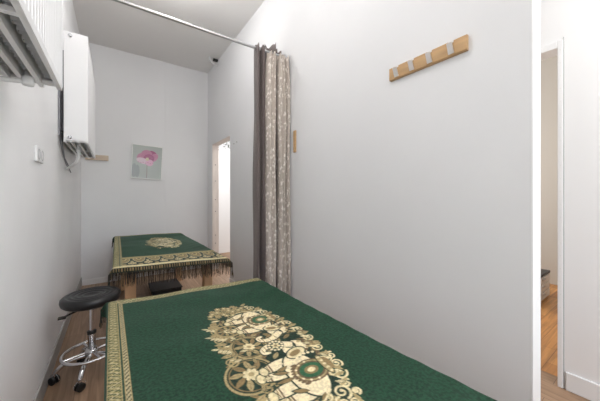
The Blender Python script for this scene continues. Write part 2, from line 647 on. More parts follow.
def medallion():
    """s runs along the table (towards the foot), t across it (up for the elephants)"""
    c = Canvas(-0.47, 0.45, -0.235, 0.235, 0.00125)
    r = random.Random(3)
    # ground of small dull leaves inside the lens, on dark green
    def half(s):
        k = abs(s) / 0.40
        return 0.165 * math.sqrt(max(0, 1 - k ** 1.9))
    for k in range(60):
        s = -0.36 + 0.72 * k / 59
        h = half(s)
        c.ell(s, 0.0, 0.014, max(h - 0.005, 0.004), DKGREEN)
    for k in range(210):
        s = r.uniform(-0.36, 0.36)
        h = half(s)
        t = r.uniform(-h, h)
        c.leaf(s, t, r.uniform(0, 2 * pi), r.uniform(.03, .055), r.uniform(.012, .022), r.choice([DULL, BROWN, DULL, GOLD]), DKGREEN)
    # rim of leaves and curled scrolls
    for sg in (-1, 1):
        for k in range(21):
            s = -0.37 + 0.74 * k / 20
            h = half(s)
            a = math.atan2(sg, s * 2.4)
            if k % 2 == 0:
                c.leaf(s, sg * h * .86, a, .052, .02, GOLD, BROWN)
                c.leaf(s + .014, sg * h * .84, a - .5 * sg, .042, .014, PALE)
            else:
                c.scroll(s, sg * (h + .004), .022, a + pi, 1.3, .007, PALE if sg > 0 else GOLD, 1 if s > 0 else -1)
    # leaf sprays on the left edge of the table side
    for (s, t, a0) in ((-0.20, -0.15, -1.9), (-0.03, -0.165, -1.6), (-0.12, -0.16, -1.75)):
        stem = [tuple(p) for p in catmull([(s + .02, t + .07), (s + .004, t + .03), (s - .022, t - .012)], 6)]
        c.stroke(stem, .006, .003, GOLD)
        for k, sp in enumerate(stem[1:-1:2]):
            for sd in (-1, 1):
                c.leaf(sp[0], sp[1], a0 - .25 + sd * .85, .036 - .002 * k, .0135, PALE if sd > 0 else GOLD, BROWN)
        c.leaf(stem[-1][0], stem[-1][1], a0 - .25, .034, .013, PALE, BROWN)
    # end clump of blossoms (head end)
    c.ell(-0.355, -0.03, .062, .098, DKGREEN)
    for k in range(26):
        a, q = k * 2.4, .1 * math.sqrt((k + .5) / 26)
        c.flower(-0.355 + q * cos(a) * .58, -0.03 + q * sin(a) * .92, .0165, GOLD, PALE if k % 2 else DULL, 6)
    # foot end: loose scrolls
    c.ell(0.335, 0.07, .045, .06, DKGREEN)
    for (s, t, q, a, sg) in ((.335, .085, .030, 0, 1), (.27, .135, .026, 1.5, -1), (.37, .06, .024, 3, 1), (.33, .03, .024, 4, -1), (.315, .12, .02, 2, 1),
                             (.385, .095, .019, 1, -1), (.225, .158, .022, .5, 1), (.37, .01, .022, 5, -1), (.18, .17, .022, 2.5, 1), (.355, .125, .015, 0, 1)):
        c.scroll(s, t, q, a, 1.4, .0085, PALE, sg)
        c.leaf(s, t - q, a, .045, .014, GOLD)
    # round vine wheels under the elephants
    for (s, t, q) in ((0.125, -0.125, .085), (-0.02, -0.075, .068), (-0.17, -0.10, .05)):
        c.ell(s, t, q * 1.06, q * 1.06, DKGREEN)
        for k in range(9):
            a = 2 * pi * k / 9
            c.leaf(s + .28 * q * cos(a), t + .28 * q * sin(a), a + .5, q * .62, q * .26, DULL if k % 2 else GOLD, BROWN)
        c.ring(s, t, q, .0085, GOLD)
        c.ring(s, t, q * .86, .004, DULL)
        c.flower(s, t, q * .36, PALE, GOLD, 8)
    c.scroll(0.21, -0.10, .03, 1, 1.3, .008, GOLD)
    c.scroll(0.045, -0.165, .026, 3, 1.2, .008, GOLD, -1)
    # two elephants facing one another
    def elephant(cs, d, sc, ct):
        def P(x, y):
            return cs + d * x * sc, ct + y * sc
        def E(x, y, rx, ry, cc, ang=0.0):
            q = P(x, y)
            c.ell(q[0], q[1], rx * sc, ry * sc, cc, d * ang)
        # legs: swelling above, narrow ankle, round foot with anklet
        for (x, y, l, w, an) in ((-.095, -.07, .058, .025, .25), (-.050, -.088, .062, .023, -.1), (.020, -.090, .062, .024, .15), (.066, -.072, .058, .023, -.2)):
            E(x, y, w * 1.3, l * 1.1, DKGREEN, an)
            E(x, y, w, l, CREAM, an)
            fx, fy = x + an * l * .9, y - l * .92
            E(fx, fy, w * 1.0, w * .75, DKGREEN)
            E(fx, fy, w * .85, w * .6, PALE)
            c.stroke([P(x - w * .8 + an * l * .4, y - l * .45), P(x + w * .8 + an * l * .4, y - l * .45)], .006 * sc, .006 * sc, BROWN)
            c.stroke([P(x - w * .7 + an * l * .4, y - l * .60), P(x + w * .7 + an * l * .4, y - l * .60)], .004 * sc, .004 * sc, DULL)
        E(-.015, -.002, .120, .066, DKGREEN)
        E(-.015, -.002, .113, .059, CREAM)
        for (x, y, a, l) in ((-.09, -.035, -1.1, .06), (-.02, -.045, -1.5, .075), (.045, -.04, -1.9, .065), (-.12, .0, -2.4, .05), (.01, -.05, -1.2, .06)):
            q = P(x, y)
            c.leaf(q[0], q[1], a if d > 0 else pi - a, l * sc, .021 * sc, DKGREEN)
            c.leaf(q[0], q[1], a if d > 0 else pi - a, l * sc * .9, .014 * sc, DULL, BROWN)
        c.stroke([P(-.12, .02), P(-.145, -.02), P(-.142, -.06)], .007 * sc, .005 * sc, PALE)
        # saddle cloth hanging over the back, tasselled hem
        for k in range(9):
            E(-.062 + .0118 * k, -.022 - .018 * sin(pi * k / 8), .006, .012, BROWN)
        for (rx, ry, cc) in ((.055, .066, BROWN), (.049, .059, GOLD), (.043, .052, BROWN), (.036, .044, srgb(46, 92, 62)), (.020, .026, DULL), (.011, .015, PALE)):
            E(-.015, .022, rx, ry, cc)
        for k in range(7):
            an = pi + pi * k / 6
            E(-.015 + .046 * cos(an), .022 + .0555 * sin(an), .0045, .0045, CREAM)
        # cushion and canopy knob on the back
        E(-.015, .078, .058, .016, DKGREEN)
        E(-.015, .078, .052, .012, GOLD)
        E(-.015, .094, .034, .012, DULL)
        for k in range(5):
            E(-.055 + .02 * k, .079, .005, .007, PALE)
        # head, ear, trunk, tusk
        E(.120, .040, .054, .058, DKGREEN)
        E(.120, .040, .047, .051, CREAM)
        tr = [P(.150, .03), P(.172, -.005), P(.180, -.045), P(.168, -.078), P(.148, -.080), P(.142, -.062)]
        tr = [tuple(p) for p in catmull(tr, 5)]
        c.stroke(tr, .044 * sc, .022 * sc, DKGREEN)
        c.stroke(tr, .034 * sc, .013 * sc, CREAM)
        for k in (5, 9, 13, 17):
            c.stroke([(tr[k][0] - .012 * sc, tr[k][1]), (tr[k][0] + .012 * sc, tr[k][1] + .002)], .003, .003, DULL)
        E(.094, .026, .032, .046, DKGREEN, -.25)
        E(.094, .026, .026, .040, PALE, -.25)
        E(.094, .022, .014, .026, DULL, -.25)
        E(.138, .046, .013, .006, DKGREEN)
        c.stroke([P(.14, .005), P(.162, -.012), P(.19, -.008)], .009 * sc, .004 * sc, PALE)
        for k in range(9):
            E(.064 + .008 * sin(k * .8), .082 - .017 * k, .0065, .0065, CREAM)
        for k in range(6):
            E(.090 + .012 * k, .094 - .0035 * (k - 2.5) ** 2, .0075, .0085, GOLD if k % 2 else BROWN)
    elephant(-0.185, 1, 0.88, .052)
    elephant(0.190, -1, 1.0, .042)
    for k in range(34):
        s = r.uniform(-.30, .30)
        h = half(s)
        t = r.choice([r.uniform(.80, .98) * h, -r.uniform(.45, .98) * h])
        a = r.uniform(0, 2 * pi)
        c.leaf(s, t, a, .036, .016, DKGREEN)
        c.leaf(s, t, a, .033, .0115, r.choice([GOLD, DULL, PALE]), BROWN)
    # beaded rosette between the heads
    c.ell(0.02, 0.02, .034, .034, DKGREEN)
    for k in range(12):
        a = 2 * pi * k / 12
        c.ell(.02 + .027 * cos(a), .02 + .027 * sin(a), .0055, .0055, CREAM)
    c.flower(.02, .02, .02, PALE, DULL, 6)
    return c


def border_colour(d, along):
    """patterned side border, d = distance from the outer edge (0 to .075)"""
    n = len(d)
    out = np.tile(np.array(GREEN), (n, 1))
    g = np.array(GOLD)
    # vine band
    ph = along / 0.026 * 2 * pi
    vine = np.abs(d - 0.024 - 0.011 * np.sin(ph)) < 0.0036
    lf = np.sin(ph * 2 + 70 * d) * np.sin(d / 0.0115 * pi + ph * .5) > 0.05
    band = (d > 0.004) & (d < 0.045)
    out[band] = np.array(srgb(88, 92, 58))
    out[band & lf] = np.array(srgb(166, 152, 106))
    out[band & vine] = np.array(PALE) * .7
    for (x, w) in ((0.003, .0042), (0.046, .0032), (0.0555, .003), (0.0705, .003)):
        out[np.abs(d - x) < w / 2 + .0004] = g
    rope = (d > 0.0575) & (d < 0.0685)
    out[rope] = np.array(srgb(84, 80, 52))
    out[rope & (np.sin(along / 0.02 * 2 * pi + (d - .063) * 400) > -.2)] = np.array(PALE) * .62
    return out


def foot_colour(e, a):
    """wide foot-end border, e = distance from the table's foot edge (negative where it hangs)"""
    n = len(e)
    out = np.tile(np.array(srgb(30, 50, 36)), (n, 1))
    g, p = np.array(GOLD), np.array(PALE) * .9
    # plain speckled gold band next to the field
    m = (e > .30) & (e <= .37)
    out[m] = np.array(srgb(150, 134, 92))
    out[m & (np.sin(a * 260) * np.sin(e * 260) > .05)] = np.array(srgb(176, 158, 108))
    m = (np.abs(e - .37) < .004) | (np.abs(e - .30) < .004)
    out[m] = p
    # rounded fans hanging from the band, flowers between them
    rep = .112
    u = ((a / rep) % 1.0 - .5) * rep
    u2 = ((a / rep + .5) % 1.0 - .5) * rep
    m = (e > .0) & (e <= .30)
    out[m] = np.array(srgb(22, 34, 26))
    fan = np.hypot(u / .046, (e - .285) / .185)
    out[m & (fan < 1.0)] = p
    out[m & (fan < .9)] = np.array(DULL)
    out[m & (fan < .74)] = g
    out[m & (fan < .62)] = np.array(BROWN)
    out[m & (fan < .48)] = np.array(srgb(196, 176, 124))
    out[m & (fan < .26)] = np.array(BROWN)
    for (du, ee, ru, re) in ((0, .085, .013, .05), (.018, .075, .011, .032), (-.018, .075, .011, .032), (0, .15, .009, .03)):
        fl = np.hypot((u2 - du) / ru, (e - ee) / re)
        out[m & (fl < 1)] = p
        out[m & (fl < .45)] = np.array(DULL)
    fl = np.hypot(u / .016, (e - .035) / .026)
    out[m & (fl < 1)] = g
    m = (e > .0) & (e < .012)
    out[m] = p
    # hanging hem
    m = e <= 0
    out[m] = np.array(srgb(34, 40, 30))
    m2 = (e < -.004) & (e > -.016)
    out[m2] = p
    m2 = (e < -.022) & (e > -.045)
    out[m2 & (np.sin(a / .018 * 2 * pi) > .2)] = np.array(DULL)
    return out


MED = medallion()


def bedspread(name, quad, z, res, hang, med_b, label, seed, foot_fringe=True):
    """quad: far-left, far-right, near-left, near-right corners (x, y) of the table top; hang: left, right, head, foot"""
    fl, fr, nl, nr = [np.array(q, float) for q in quad]
    wt = (np.linalg.norm(fr - fl) + np.linalg.norm(nr - nl)) / 2
    lt = (np.linalg.norm(nl - fl) + np.linalg.norm(nr - fr)) / 2
    A = np.arange(-hang[0], wt + hang[1] + res * .5, res)
    B = np.arange(-hang[2], lt + hang[3] + res * .5, res)
    a, b = [q.ravel() for q in np.meshgrid(A, B, indexing='ij')]
    rad = 0.022

    def over(d):
        d = np.maximum(d, 0)
        t = np.minimum(d / rad, pi / 2)
        return rad * np.sin(t), rad * (1 - np.cos(t)) + np.maximum(d - rad * pi / 2, 0)
    oxl, dxl = over(-a)
    oxr, dxr = over(a - wt)
    oyf, dyf = over(-b)
    oyn, dyn = over(b - lt)
    u = np.clip(a / wt, 0, 1)
    v = np.clip(b / lt, 0, 1)
    P = (fl[None] * ((1 - u) * (1 - v))[:, None] + fr[None] * (u * (1 - v))[:, None]
         + nl[None] * ((1 - u) * v)[:, None] + nr[None] * (u * v)[:, None])
    ex = (fr - fl) / np.linalg.norm(fr - fl)
    ey = (nl - fl) / np.linalg.norm(nl - fl)
    drop = np.maximum(np.maximum(dxl, dxr), np.maximum(dyf, dyn))
    cx = np.minimum(np.maximum(dxl, dxr), np.maximum(dyf, dyn))
    ph = rng.uniform(0, 6, 12)
    wav_x = 0.012 * np.sin(b * 9 + ph[0]) + 0.008 * np.sin(b * 23 + ph[1])
    wav_y = 0.010 * np.sin(a * 11 + ph[2]) + 0.007 * np.sin(a * 29 + ph[3])
    fx = np.minimum(np.maximum(dxl, dxr) / .12, 1)
    fy = np.minimum(np.maximum(dyf, dyn) / .12, 1)
    P = P + ex[None] * ((oxr - oxl) + (np.sign(a - wt / 2)) * (fx * np.where(a < wt / 2, .1, .6) * (wav_x + .014) + .55 * cx))[:, None]
    P = P + ey[None] * ((oyn - oyf) + (np.sign(b - lt / 2)) * (fy * (wav_y + .012) + .55 * cx))[:, None]
    # soft wrinkles on top
    h = np.zeros_like(a)
    for k in range(9):
        th = rng.uniform(0, pi)
        fq = rng.uniform(6, 26)
        h += 0.0075 / fq * 4 * np.sin((a * cos(th) + b * sin(th)) * fq + rng.uniform(0, 6))
    h += 0.0022 * np.sin((a * .4 + b) * 55 + 2 * np.sin(a * 9)) * np.exp(-((a - wt) / .16) ** 2)
    h *= np.clip(1 - drop / .03, 0, 1)
    Z = z + 0.5 * h - drop
    verts = np.column_stack([P, Z])
    # pattern
    rgb = np.tile(np.array(GREEN), (len(a), 1))
    d = np.minimum(np.minimum(a + .018, b + .0), wt + hang[1] - .01 - a)
    d = d * 1.17
    along = np.where((b < a) & (b < wt + hang[1] - .01 - a), a, b)
    m = (d < .0725)
    rgb[m] = border_colour(np.maximum(d[m], 0), along[m])
    e = lt - b
    m = (e < .374) & (a > .0435) & (a < wt + hang[1] - .08)
    rgb[m] = foot_colour(e[m], a[m])
    m = (e < .0)
    rgb[m] = foot_colour(e[m], a[m])
    sm = b - med_b
    c3, al = MED.sample(sm, (a - 0.485) / .93 + .045 * np.clip(sm / .4, 0, 1))
    al = al * (drop <= 0)
    rgb = rgb * (1 - al[:, None]) + c3 * (al > 0)[:, None] * al[:, None]
    ctr = (fl + fr + nl + nr) / 4
    rgb = np.column_stack([rgb, np.where((rgb - np.array(GREEN)).max(1) < .004, 1.0, .35)])
    root = thing(name, (ctr[0], ctr[1], z), label, 'bedspread', 'green and gold brocade bedspreads')
    grid_object('cloth', verts, len(A), len(B), M['cloth'], root, colors=rgb)
    # knotted fringe along head and foot
    rr = random.Random(seed)
    nA = len(A)
    nB = len(B)
    for jj, length in ((0, .07), (nB - 1, .104)):
        V, F, C = [], [], []
        x = -hang[0]
        while x < wt + hang[1]:
            i = int(np.clip((x + hang[0]) / res, 0, nA - 2))
            f = min(1, (x + hang[0]) / res - i)
            p = verts[i * nB + jj] * (1 - f) + verts[(i + 1) * nB + jj] * f
            tdir = verts[(i + 1) * nB + jj] - verts[i * nB + jj]
            tdir /= np.linalg.norm(tdir)
            L = length * rr.uniform(.78, 1.12)
            if p[2] - L < 0.05:
                L = max(.01, p[2] - .05)
            w = rr.uniform(.0013, .0024)
            sw = np.array([rr.uniform(-.008, .008), rr.uniform(-.012, .012), 0])
            nrm = np.array([-tdir[1], tdir[0], 0])
            nrm /= (np.linalg.norm(nrm) + 1e-9)
            cc = np.array(rr.choice([srgb(52, 44, 36), srgb(38, 34, 29), srgb(66, 55, 42), srgb(98, 82, 60), srgb(34, 31, 27)]))
            n0 = len(V)
            for q in range(3):
                k = q / 2
                base = p + sw * k * k - np.array([0, 0, L * k])
                ww = w * (1 - .3 * k)
                V += [base - tdir * ww, base + nrm * ww, base + tdir * ww, base - nrm * ww]
                C += [cc * (1 + .5 * k)] * 4
            for q in range(2):
                for s in range(4):
                    F.append((n0 + q * 4 + s, n0 + q * 4 + (s + 1) % 4, n0 + q * 4 + 4 + (s + 1) % 4, n0 + q * 4 + 4 + s))
            x += rr.uniform(.0026, .0046)
        me = bpy.data.meshes.new('fringe')
        me.from_pydata([tuple(q) for q in np.array(V) - wpos(root)], [], F)
        at = me.color_attributes.new('pattern', 'FLOAT_COLOR', 'POINT')
        c4 = np.ones((len(V), 4), np.float32)
        c4[:, :3] = np.array(C)
        at.data.foreach_set('color', c4.ravel())
        me.materials.append(M['fringe'])
        o = bpy.data.objects.new('fringe', me)
        col.objects.link(o)
        o.parent = root
        tag(o, kind='stuff')
    return root


# ------------------------------------------------------------ massage tables and their bedspreads
def massage_table(x0, x1, y0, y1, ztop, label):
    t = thing('massage_table', ((x0 + x1) / 2, (y0 + y1) / 2, 0), label, 'massage table', 'massage tables')
    MB().box(x0, x1, y0, y1, ztop - 0.07, ztop).build('padded_top', M['vinyl'], t, bevel=0.02)
    i = 0.035
    r = MB()
    zb, zt = ztop - 0.13, ztop - 0.072
    for (a, b, c, d) in ((x0 + i, x1 - i, y0 + .5, y0 + .525), (x0 + i, x1 - i, y1 - .525, y1 - .5),
                         (x0 + i, x0 + i + .025, y0 + i, y1 - i), (x1 - i - .025, x1 - i, y0 + i, y1 - i)):
        r.box(a, b, c, d, zb, zt)
    r.build('apron', M['wood'], t, bevel=0.003)
    for lx in (x0 + .04, x1 - .012 - .078):
        for ly in (y0 + .07, y1 - .07 - .078):
            MB().box(lx, lx + .078, ly, ly + .078, 0, ztop - .075).build('leg', M['wood'], t, bevel=0.004)
    return t


ZT = 0.64
massage_table(0.012, 0.775, -0.24, 1.60, ZT - 0.014, 'wooden massage table under a green and gold cloth in the foreground')
bedspread('bedspread', ((-0.004, 1.712), (0.785, 1.625), (0.008, -0.26), (0.865, -0.26)), ZT, 0.0028, (0.10, 0.16, 0.06, 0.05), 0.775,
          'green and gold elephant brocade cloth filling the foreground, on the near massage table', 1)
massage_table(0.04, 0.80, 2.53, 4.15, ZT - 0.014, 'pale wooden massage table standing against the back wall')
bedspread('bedspread', ((0.035, 4.375), (0.80, 4.20), (0.016, 2.50), (0.822, 2.345)), ZT, 0.0055, (0.10, 0.10, 0.05, 0.055), 0.76,
          'green and gold fringed brocade cloth on the far massage table by back wall', 2)

# black box on the floor under the far table
t = thing('storage_box', (0.54, 3.75, 0), 'low black box on the floor under the far massage table', 'box')
MB().box(0.38, 0.70, 3.56, 3.94, 0, 0.05).build('body', M['blackpl'], t, bevel=0.006)
MB().box(0.37, 0.71, 3.55, 3.95, 0.05, 0.062).build('lid', M['blackpl'], t, bevel=0.004)

# ------------------------------------------------------------ stool
SX, SY = -0.118, 2.29
st = thing('rolling_stool', (SX, SY, 0), 'round black swivel stool on chrome casters between left wall and tables', 'stool')
prof = [(0.001, .448), (0.12, .440), (.148, .443), (.161, .455), (.166, .474), (.164, .490), (.154, .500), (.142, .503), (.134, .5015), (.126, .499), (.118, .502),
        (.110, .503), (.102, .4995), (.094, .498), (.086, .501), (.078, .5015), (.07, .498), (.062, .4965), (.054, .499), (.046, .499), (.036, .496), (.001, .495)]
prof = [(r, h if h < .4945 or r > .15 else .499 + (h - .499) * 1.9) for r, h in prof]
MB().lathe((SX, SY, .028), prof, 56).build('seat', M['black'], st)
MB().lathe((SX, SY, .028), [(.001, .428), (.075, .430), (.10, .436), (.10, .441), (.001, .441)], 32).build('seat_plate', M['blackpl'], st)
MB().tube([(SX - .02, SY - .02, .460), (SX - .09, SY - .09, .454), (SX - .125, SY - .105, .446)], [.006, .006, .006], 8).box(
    SX - .158, SX - .12, SY - .118, SY - .094, .434, .447).build('lever', M['blackpl'], st)
MB().tube([(SX, SY, .24), (SX, SY, .462)], .0125, 16).build('column', M['chrome'], st)
MB().lathe((SX, SY, 0), [(.001, .15), (.0225, .15), (.0225, .262), (.0245, .264), (.0245, .274), (.014, .276), (.001, .276)], 24).build('sleeve', M['chrome'], st)
MB().lathe((SX, SY, 0), [(.001, .262), (.026, .262), (.026, .280), (.001, .280)], 24).build('collar', M['blackpl'], st)
MB().lathe((SX, SY, 0), [(.001, .105), (.036, .108), (.040, .12), (.038, .15), (.028, .165), (.001, .166)], 28).build('hub', M['chrome'], st)
ring = [(SX + .155 * cos(2 * pi * k / 48), SY + .155 * sin(2 * pi * k / 48), .145) for k in range(48)]
fr = MB().tube(ring, .0095, 10, closed=True)
for k in range(4):
    a = R_(20 + 90 * k)
    fr.tube([(SX + .03 * cos(a), SY + .03 * sin(a), .145), (SX + .15 * cos(a), SY + .15 * sin(a), .145)], .008, 8)
fr.build('foot_ring', M['chrome'], st)
for k in range(5):
    a = R_(-105 + 72 * k)
    dx, dy = cos(a), sin(a)
    pts = catmull([(SX + r * dx, SY + r * dy, z) for r, z in ((.03, .125), (.08, .122), (.135, .108), (.170, .082), (.186, .062))], 5)
    MB().tube(pts, [.0145] * (len(pts) - 1) + [.012], 10).build('base_leg', M['chrome'], st)
    cx, cy = SX + .188 * dx, SY + .188 * dy
    b = a + (0.9 if k == 0 else (0.75 if k == 4 else .5))
    ax, ay = cos(b), sin(b)
    hood = MB()
    hood.tube([(cx, cy, .045), (cx, cy, .064)], .007, 8)
    n = 10
    arc = [(cx + .027 * cos(pi * q / n) * -ay, cy + .027 * cos(pi * q / n) * ax, .026 + .027 * sin(pi * q / n)) for q in range(n + 1)]
    for q in range(n):
        hood.bar(arc[q], arc[q + 1], .022, .005, up=(ax, ay, 0.001))
    cs = hood.build('caster', M['chrome'], st)
    for s in (-1, 1):
        w = MB()
        ctr = np.array((cx + s * .0135 * ax, cy + s * .0135 * ay, .0245))
        vv = []
        for (rr, off) in ((.003, -.008), (.021, -.008), (.0245, -.005), (.0245, .005), (.021, .008), (.003, .008)):
            for q in range(20):
                g = 2 * pi * q / 20
                vv.append(ctr + np.array((ax, ay, 0)) * off + rr * (np.array((-ay, ax, 0)) * cos(g) + np.array((0, 0, 1)) * sin(g)))
        ff = [(i * 20 + j, i * 20 + (j + 1) % 20, (i + 1) * 20 + (j + 1) % 20, (i + 1) * 20 + j) for i in range(5) for j in range(20)]
        ff += [tuple(range(20))[::-1], tuple(range(100, 120))]
        w.add(vv, ff, True)
        w.build('wheel', M['blackpl'], cs)


# ------------------------------------------------------------ radiators on the left wall
def radiator(y0, y1, label):
    z0, z1 = 1.612, 2.466
    xw, xf = -0.3125, -0.164
    t = thing('panel_radiator', ((xw + xf) / 2, (y0 + y1) / 2, z0), label, 'radiator', 'white panel radiators on the left wall')

    def panel(xb, xfr, ribs):
        m = MB()
        pitch = .0333
        ys = [y0 + .012]
        n = int((y1 - y0 - .04) / pitch)
        prof = [(y0 + .012, 0)]
        st0 = y0 + .02
        for k in range(n):
            c = st0 + pitch * (k + .5)
            prof += [(c - .008, 0), (c - .004, -.003 if ribs else 0), (c + .004, -.003 if ribs else 0), (c + .008, 0)]
        prof.append((y1 - .012, 0))
        v, f = [], []
        for (yy, dd) in prof:
            v += [(xfr + dd, yy, z0 + .018), (xfr + dd, yy, z1 - .012), (xb, yy, z1 - .012), (xb, yy, z0 + .018)]
        for k in range(len(prof) - 1):
            for s in range(4):
                f.append((k * 4 + s, k * 4 + (s + 1) % 4, k * 4 + 4 + (s + 1) % 4, k * 4 + 4 + s))
        f += [(0, 1, 2, 3), tuple(len(v) - 4 + q for q in (3, 2, 1, 0))]
        m.add(v, f)
        # rolled water channels along bottom and top
        m.box(xb - .001, xfr + .0015, y0 + .005, y1 - .005, z0, z0 + .026)
        m.box(xb - .001, xfr + .0015, y0 + .004, y1 - .004, z1 - .03, z1 - .004)
        return m
    for nm, xb, xfr, rb in (('front_panel', xf - .014, xf - .002, True), ('middle_panel', -.229, -.218, False), ('middle_panel', -.274, -.263, False), ('back_panel', xw, xw + .013, False)):
        panel(xb, xfr, rb).build(nm, M['rad'], t)
    # corrugated convector sheets
    for (xa, xb) in ((-.205, xf - .0155), (-.252, -.2305), (-.297, -.2755)):
        v, f = [], []
        n = int((y1 - y0 - .12) / .0125)
        for k in range(n + 1):
            yy = y0 + .06 + k * .0125
            x = xa if (k // 2) % 2 == 0 else xb
            yy += .004 if k % 2 else -.004
            v += [(x, yy, z0 + .016), (x, yy, z1 - .035), (x + .0012, yy + .0008, z1 - .035), (x + .0012, yy + .0008, z0 + .016)]
        for k in range(n):
            for s in range(4):
                f.append((k * 4 + s, k * 4 + (s + 1) % 4, k * 4 + 4 + (s + 1) % 4, k * 4 + 4 + s))
        MB().add(v, f).build('convector_fins', M['fins'], t)
    # side covers
    for ya, yb in ((y0, y0 + .004), (y1 - .004, y1)):
        MB().box(xw + .001, xf, ya, yb, z0 + .012, z1).build('side_cover', M['rad'], t, bevel=.0018)
    # top grille
    g = MB().box(xw + .001, xf, y0, y1, z1, z1 + .003)
    k = y0 + .03
    while k < y1 - .03:
        g.box(xw + .02, xf - .012, k, k + .008, z1 + .003, z1 + .006)
        k += .02
    g.build('top_grille', M['rad'], t)
    # joining pipes and cross braces seen from below
    for yy in (y0 + .035, y1 - .035):
        MB().tube([(xw + .004, yy, z0 + .016), (xf - .006, yy, z0 + .016)], .0125, 12).build('joining_pipe', M['rad'], t)
    for yy in ((y0 + y1) / 2 + .01,):
        MB().box(xw + .01, xf - .004, yy - .009, yy + .009, z0 + .004, z0 + .016).build('cross_brace', M['rad'], t)
    # plugs
    for (zz) in (z0 + .035, z1 - .028):
        MB().lathe((-.274, y0 - .012, zz), [(.001, 0), (.009, 0), (.009, .003), (.013, .004), (.013, .012), (.001, .012)], 18, 'y').build('plug', M['chrome'], t)
    # wall bracket
    for yy in (y0 + .14, y1 - .14):
        MB().box(XL + .0004, xw, yy - .015, yy + .015, z0 + .1, z1 - .1).build('wall_bracket', M['mount'], t)
    return t


rad_near = radiator(0.33, 1.412, 'white panel radiator high on left wall, nearest, seen from below with fins')
rad_far = radiator(2.73, 3.84, 'white panel radiator high on left wall, farther, with chrome plugs on its end')
# grey hanging strip visible behind the far radiator's end, its valve pipe and the near one's valve
MB().box(XL + .0004, XL + .012, 2.742, 2.775, 1.66, 2.40).build('mounting_strip', M['mount'], rad_far)
pp = catmull([(-.243, 2.96, 1.625), (-.243, 2.96, 1.56), (-.244, 2.96, 1.51), (-.262, 2.98, 1.475), (-.31, 3.05, 1.44), (-.338, 3.09, 1.425)], 6)
MB().tube(pp, .0105, 12).lathe((-.243, 2.96, 1.565), [(.001, 0), (.016, 0), (.016, .03), (.001, .03)], 16).build('supply_pipe', M['rad'], rad_far)
MB().lathe((-.243, 1.31, 1.582), [(.001, 0), (.015, 0), (.017, .006), (.017, .028), (.011, .03), (.011, .045), (.001, .045)], 18).tube(
    [(-.243, 1.31, 1.595), (-.30, 1.31, 1.59), (-.3465, 1.31, 1.59)], .0085, 10).build('supply_pipe', M['rad'], rad_near)
for (dy, sag, lab) in ((0.0, .0, 'thin grey cable hanging down from behind the far radiator, inner loop'), (.09, .05, 'thin grey cable hanging down from behind the far radiator, outer loop')):
    pts = catmull([(XL + .006, 2.80 + dy, 1.70), (XL + .008, 2.83 + dy, 1.60), (XL + .008, 2.95 + dy * 1.5, 1.53 - sag), (XL + .008, 3.10 + dy * 2, 1.50 - sag), (XL + .006, 3.28 + dy * 2, 1.47 - sag)], 6)
    MB().tube(pts, .004, 8).build('cable', M['cable'], label=lab, cat='cable', group='cables behind the far radiator')

# double socket on the left wall
t = thing('wall_socket', (XL, 2.08, 1.385), 'white double wall socket on the left wall below radiators', 'socket')
MB().box(XL, XL + .012, 1.995, 2.165, 1.383, 1.466).build('plate', M['socket'], t, bevel=.003)
for y in (2.038, 2.122):
    MB().lathe((XL + .0105, y, 1.4245), [(.03, 0), (.03, .003), (.027, .004), (.025, -.004 + .005), (.001, .001)], 24, 'x').build('outlet', M['socket2'], t)


# ------------------------------------------------------------ wooden hook rails
def hook_rail_right():
    t = thing('coat_rack', (XR, .75, 1.844), 'oak coat rack with four metal flip hooks on right wall', 'coat rack')
    y0, y1, z0, z1 = .543, .946, 1.843, 1.912
    v = [(-.0001, 0), (-.016, 0), (-.020, .004), (-.020, .065), (-.016, .069), (-.0001, .069)]
    ys = (0.898, 0.806, 0.710, 0.608)
    b = MB()
    # board with a slot behind each hook
    edges = [y0]
    for y in sorted(ys):
        edges += [y - .010, y + .016]
    edges.append(y1)
    for k in range(len(edges) - 1):
        a, c = edges[k], edges[k + 1]
        prof = v if k % 2 == 0 else [(-.0001, 0), (-.016, 0), (-.020, .004), (-.020, .008), (-.008, .012), (-.008, .064), (-.0001, .064)]
        n = len(prof)
        vv = [(XR + x, yy, z0 + z) for yy in (a, c) for (x, z) in prof]
        ff = [(i, (i + 1) % n, n + (i + 1) % n, n + i) for i in range(n)] + [tuple(range(n))[::-1], tuple(range(n, 2 * n))]
        b.add(vv, ff)
    b.build('board', M['oak'], t)
    for y in ys:
        h = MB()
        h.bar((XR - .0215, y, z0 + .008), (XR - .040, y, z0 + .053), .024, .0055, up=(-.9, 0, -.4))
        h.tube([(XR - .019, y - .0125, z0 + .012), (XR - .019, y + .0125, z0 + .012)], .0045, 10)
        h.build('hook', M['alu'], t)


hook_rail_right()
MB().box(-.30, -.050, YB - .035, YB, 1.665, 1.734).build('wooden_board', M['pine'], bevel=.004, label='small pale wooden board on back wall, half hidden behind the far radiator', cat='wall board')
MB().box(XR - .014, XR, 1.905, 1.943, 1.566, 1.758).build('wooden_wall_plaque', M['oak'], bevel=.006,
                                                         label='narrow upright oak strip fixed on right wall beside the curtain', cat='wall strip')
for (y, z, lab) in ((3.26, 1.875, 'tiny dark screw in the right wall right of the doorway, nearer one'), (3.36, 1.868, 'tiny dark screw in the right wall right of the doorway, farther one')):
    MB().lathe((XR - .004, y, z), [(.001, 0), (.007, 0), (.007, .005), (.001, .005)], 10, 'x').build('screw', M['screw'], label=lab, cat='screw', group='screws in the right wall')

